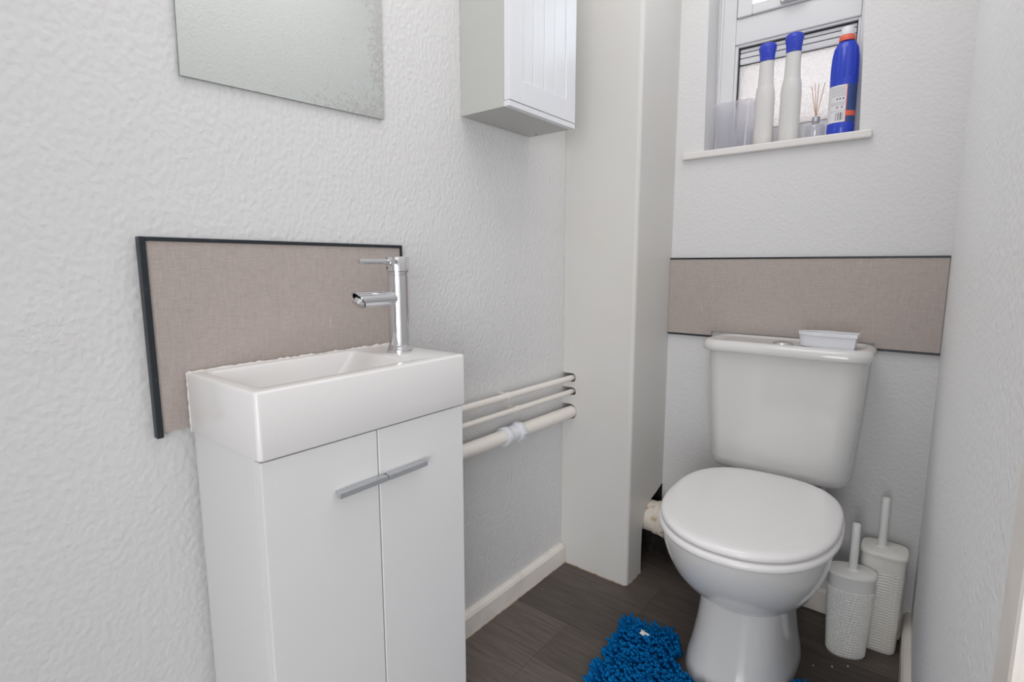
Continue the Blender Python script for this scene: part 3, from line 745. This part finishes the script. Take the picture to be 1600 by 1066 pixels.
# ------------------------------------------------------------------ things on the window sill
def cleaner(label, cx, cy, h):
    r = empty('cleaner_bottle', (cx, cy, SILL)); tag(r, label, 'bottle', 'white cleaner bottles on the sill')
    z = SILL+.0004; k = h/.295
    prof = [(.0235, 0), (.0265, .003), (.0268, .030), (.0270, .120), (.0272, .138), (.0255, .158), (.0228, .172), (.0220, .1735), (.0214, .176), (.0200, .212), (.0194, .2435)]
    bm = lathe(bmesh.new(), cx, cy, [(a, z+b*k) for a, b in prof], n=36, ex=1, ey=.72); obj('body', bm, M['bw'], r, smooth=60)
    prof = [(.0196, .2440), (.0200, .2450), (.0200, .254), (.0212, .266), (.0234, .277), (.0238, .283), (.0220, .290), (.014, .2945), (.004, .2955)]
    c = obj('cap', lathe(bmesh.new(), cx, cy, [(a, z+b*k) for a, b in prof], n=36, ex=1, ey=.8), M['capblue'], r, smooth=60)
    for q in (-1, 0, 1):
        obj('cap_rib', T([(cx+q*.0055, cy-.0156, z+.252*k), (cx+q*.0060, cy-.0168, z+.266*k)], .0013, n=8), M['capblue'], c, smooth=40)
cleaner('white cleaner bottle with flared blue cap beside the frosted tub', .4905, 1.7500, .287)
cleaner('white cleaner bottle with flared blue cap beside the reed diffuser', .5600, 1.7480, .297)
# bleach bottle
bx_, by_ = .6885, 1.7480; z = SILL+.0004
bl = empty('bleach_bottle', (bx_, by_, SILL)); tag(bl, 'blue bleach bottle with orange collar and printed back label', 'bottle')
EY = .74
prof = [(.0300, 0), (.0325, .003), (.0328, .030), (.0318, .034), (.0318, .130), (.0330, .136), (.0332, .150), (.0330, .178), (.0318, .203), (.0280, .225), (.0222, .238), (.0180, .243)]
obj('body', lathe(bmesh.new(), bx_, by_, [(a, z+b) for a, b in prof], n=48, ey=EY), M['bblue'], bl, smooth=60)
obj('collar', lathe(bmesh.new(), bx_, by_, [(.0185, z+.2435), (.0192, z+.2445), (.0182, z+.256), (.0165, z+.258)], n=32, ey=.9), M['orange'], bl, smooth=50)
obj('cap', lathe(bmesh.new(), bx_, by_, [(.0166, z+.2582), (.0168, z+.260), (.0160, z+.272), (.0130, z+.279), (.004, z+.281)], n=32, ey=.9), M['plastic'], bl, smooth=50)
for k in range(7):                             # grip ribs on the shoulder
    a = math.radians(-150+k*22)
    pts = []
    for rr_, zz in ((.0332, .150), (.0330, .178), (.0318, .203), (.0280, .225)):
        pts.append((bx_+(rr_+.0004)*math.cos(a), by_+(rr_+.0004)*EY*math.sin(a), z+zz))
    obj('grip_rib', T(pts, .0015, n=8), M['bblue'], bl, smooth=50)
bm = bmesh.new(); NA, NZ_ = 120, 120; A0, A1 = math.radians(-188), math.radians(8); split = math.radians(-66)
G = [[bm.verts.new((bx_+.0323*math.cos(A0+(A1-A0)*i/NA), by_+.0323*EY*math.sin(A0+(A1-A0)*i/NA), z+.0345+.0950*j/NZ_)) for j in range(NZ_+1)] for i in range(NA+1)]
def paint(a, v):                               # material index of a label cell: 0 white, 1 navy, 2 orange, 3 print
    if a > split: return 2 if .16 < v < .30 else 1
    t = (a-math.radians(-140))/(split-math.radians(-140))
    if t > .97: return 2
    if t < .06 or t > .92: return 0
    if .05 < v < .26 and .42 < t < .86: return 3 if int(t*97) % 5 in (0, 1, 3) and int(t*41) % 3 else 0      # barcode
    if .60 < v < .66:
        for c in (.45, .62, .80):
            if abs(t-c) < .045 and (abs(v-.63)/.03)**2+((t-c)/.045)**2 < 1: return 3
    if .36 < v < .44:
        for c in (.50, .76):
            d = math.hypot((v-.40)/.036, (t-c)/.06)
            if .55 < d < 1: return 3
    if (.70 < v < .96 or .47 < v < .56 or .29 < v < .33) and int(v*NZ_) % 4 == 0 and (int(t*53)*7+int(v*NZ_)) % 6: return 3
    return 0
for i in range(NA):
    for j in range(NZ_):
        f = bm.faces.new((G[i][j], G[i+1][j], G[i+1][j+1], G[i][j+1])); f.material_index = paint(A0+(A1-A0)*(i+.5)/NA, (j+.5)/NZ_)
lb = obj('wrap_label', bm, [M['labelw'], M['navy'], M['orange'], M['print']], bl, smooth=60)
# reed diffuser
rx, ry = .6270, 1.7520
rd = empty('reed_diffuser', (rx, ry, SILL)); tag(rd, 'small clear glass reed diffuser with metal collar and thin reeds', 'diffuser')
z = SILL+.0004
obj('jar', lathe(bmesh.new(), rx, ry, [(.0225, z), (.0240, z+.002), (.0240, z+.034), (.0215, z+.040), (.0100, z+.044), (.0088, z+.048)], n=36), M['jar'], rd, smooth=50)
obj('collar', lathe(bmesh.new(), rx, ry, [(.0092, z+.0482), (.0098, z+.0490), (.0098, z+.0620), (.0088, z+.0630), (.0060, z+.0630), (.0060, z+.056)], n=28), M['alu'], rd, smooth=40)
for dx, dy, hh in ((-.0170, .004, .148), (-.0075, -.004, .152), (.0002, .006, .152), (.0165, -.002, .150)):
    obj('reed', T([(rx-dx*.14, ry-dy*.2, z+.046), (rx+dx, ry+dy, z+hh)], .0010, n=6), M['reed'], rd)
# frosted tub
bm = bmesh.new()
loft(bm, [rrect(.3530+a, .4640-a, 1.7180+a, 1.7830-a, .012, SILL+.0004+b) for a, b in ((.010, 0), (.007, .002), (0, .132), (-.002, .1325), (-.002, .136), (.0005, .136), (.0015, .132), (.0085, .004))])
tag(obj('storage_tub', bm, M['tub'], smooth=40), 'frosted see-through plastic tub at the window corner', 'tub')
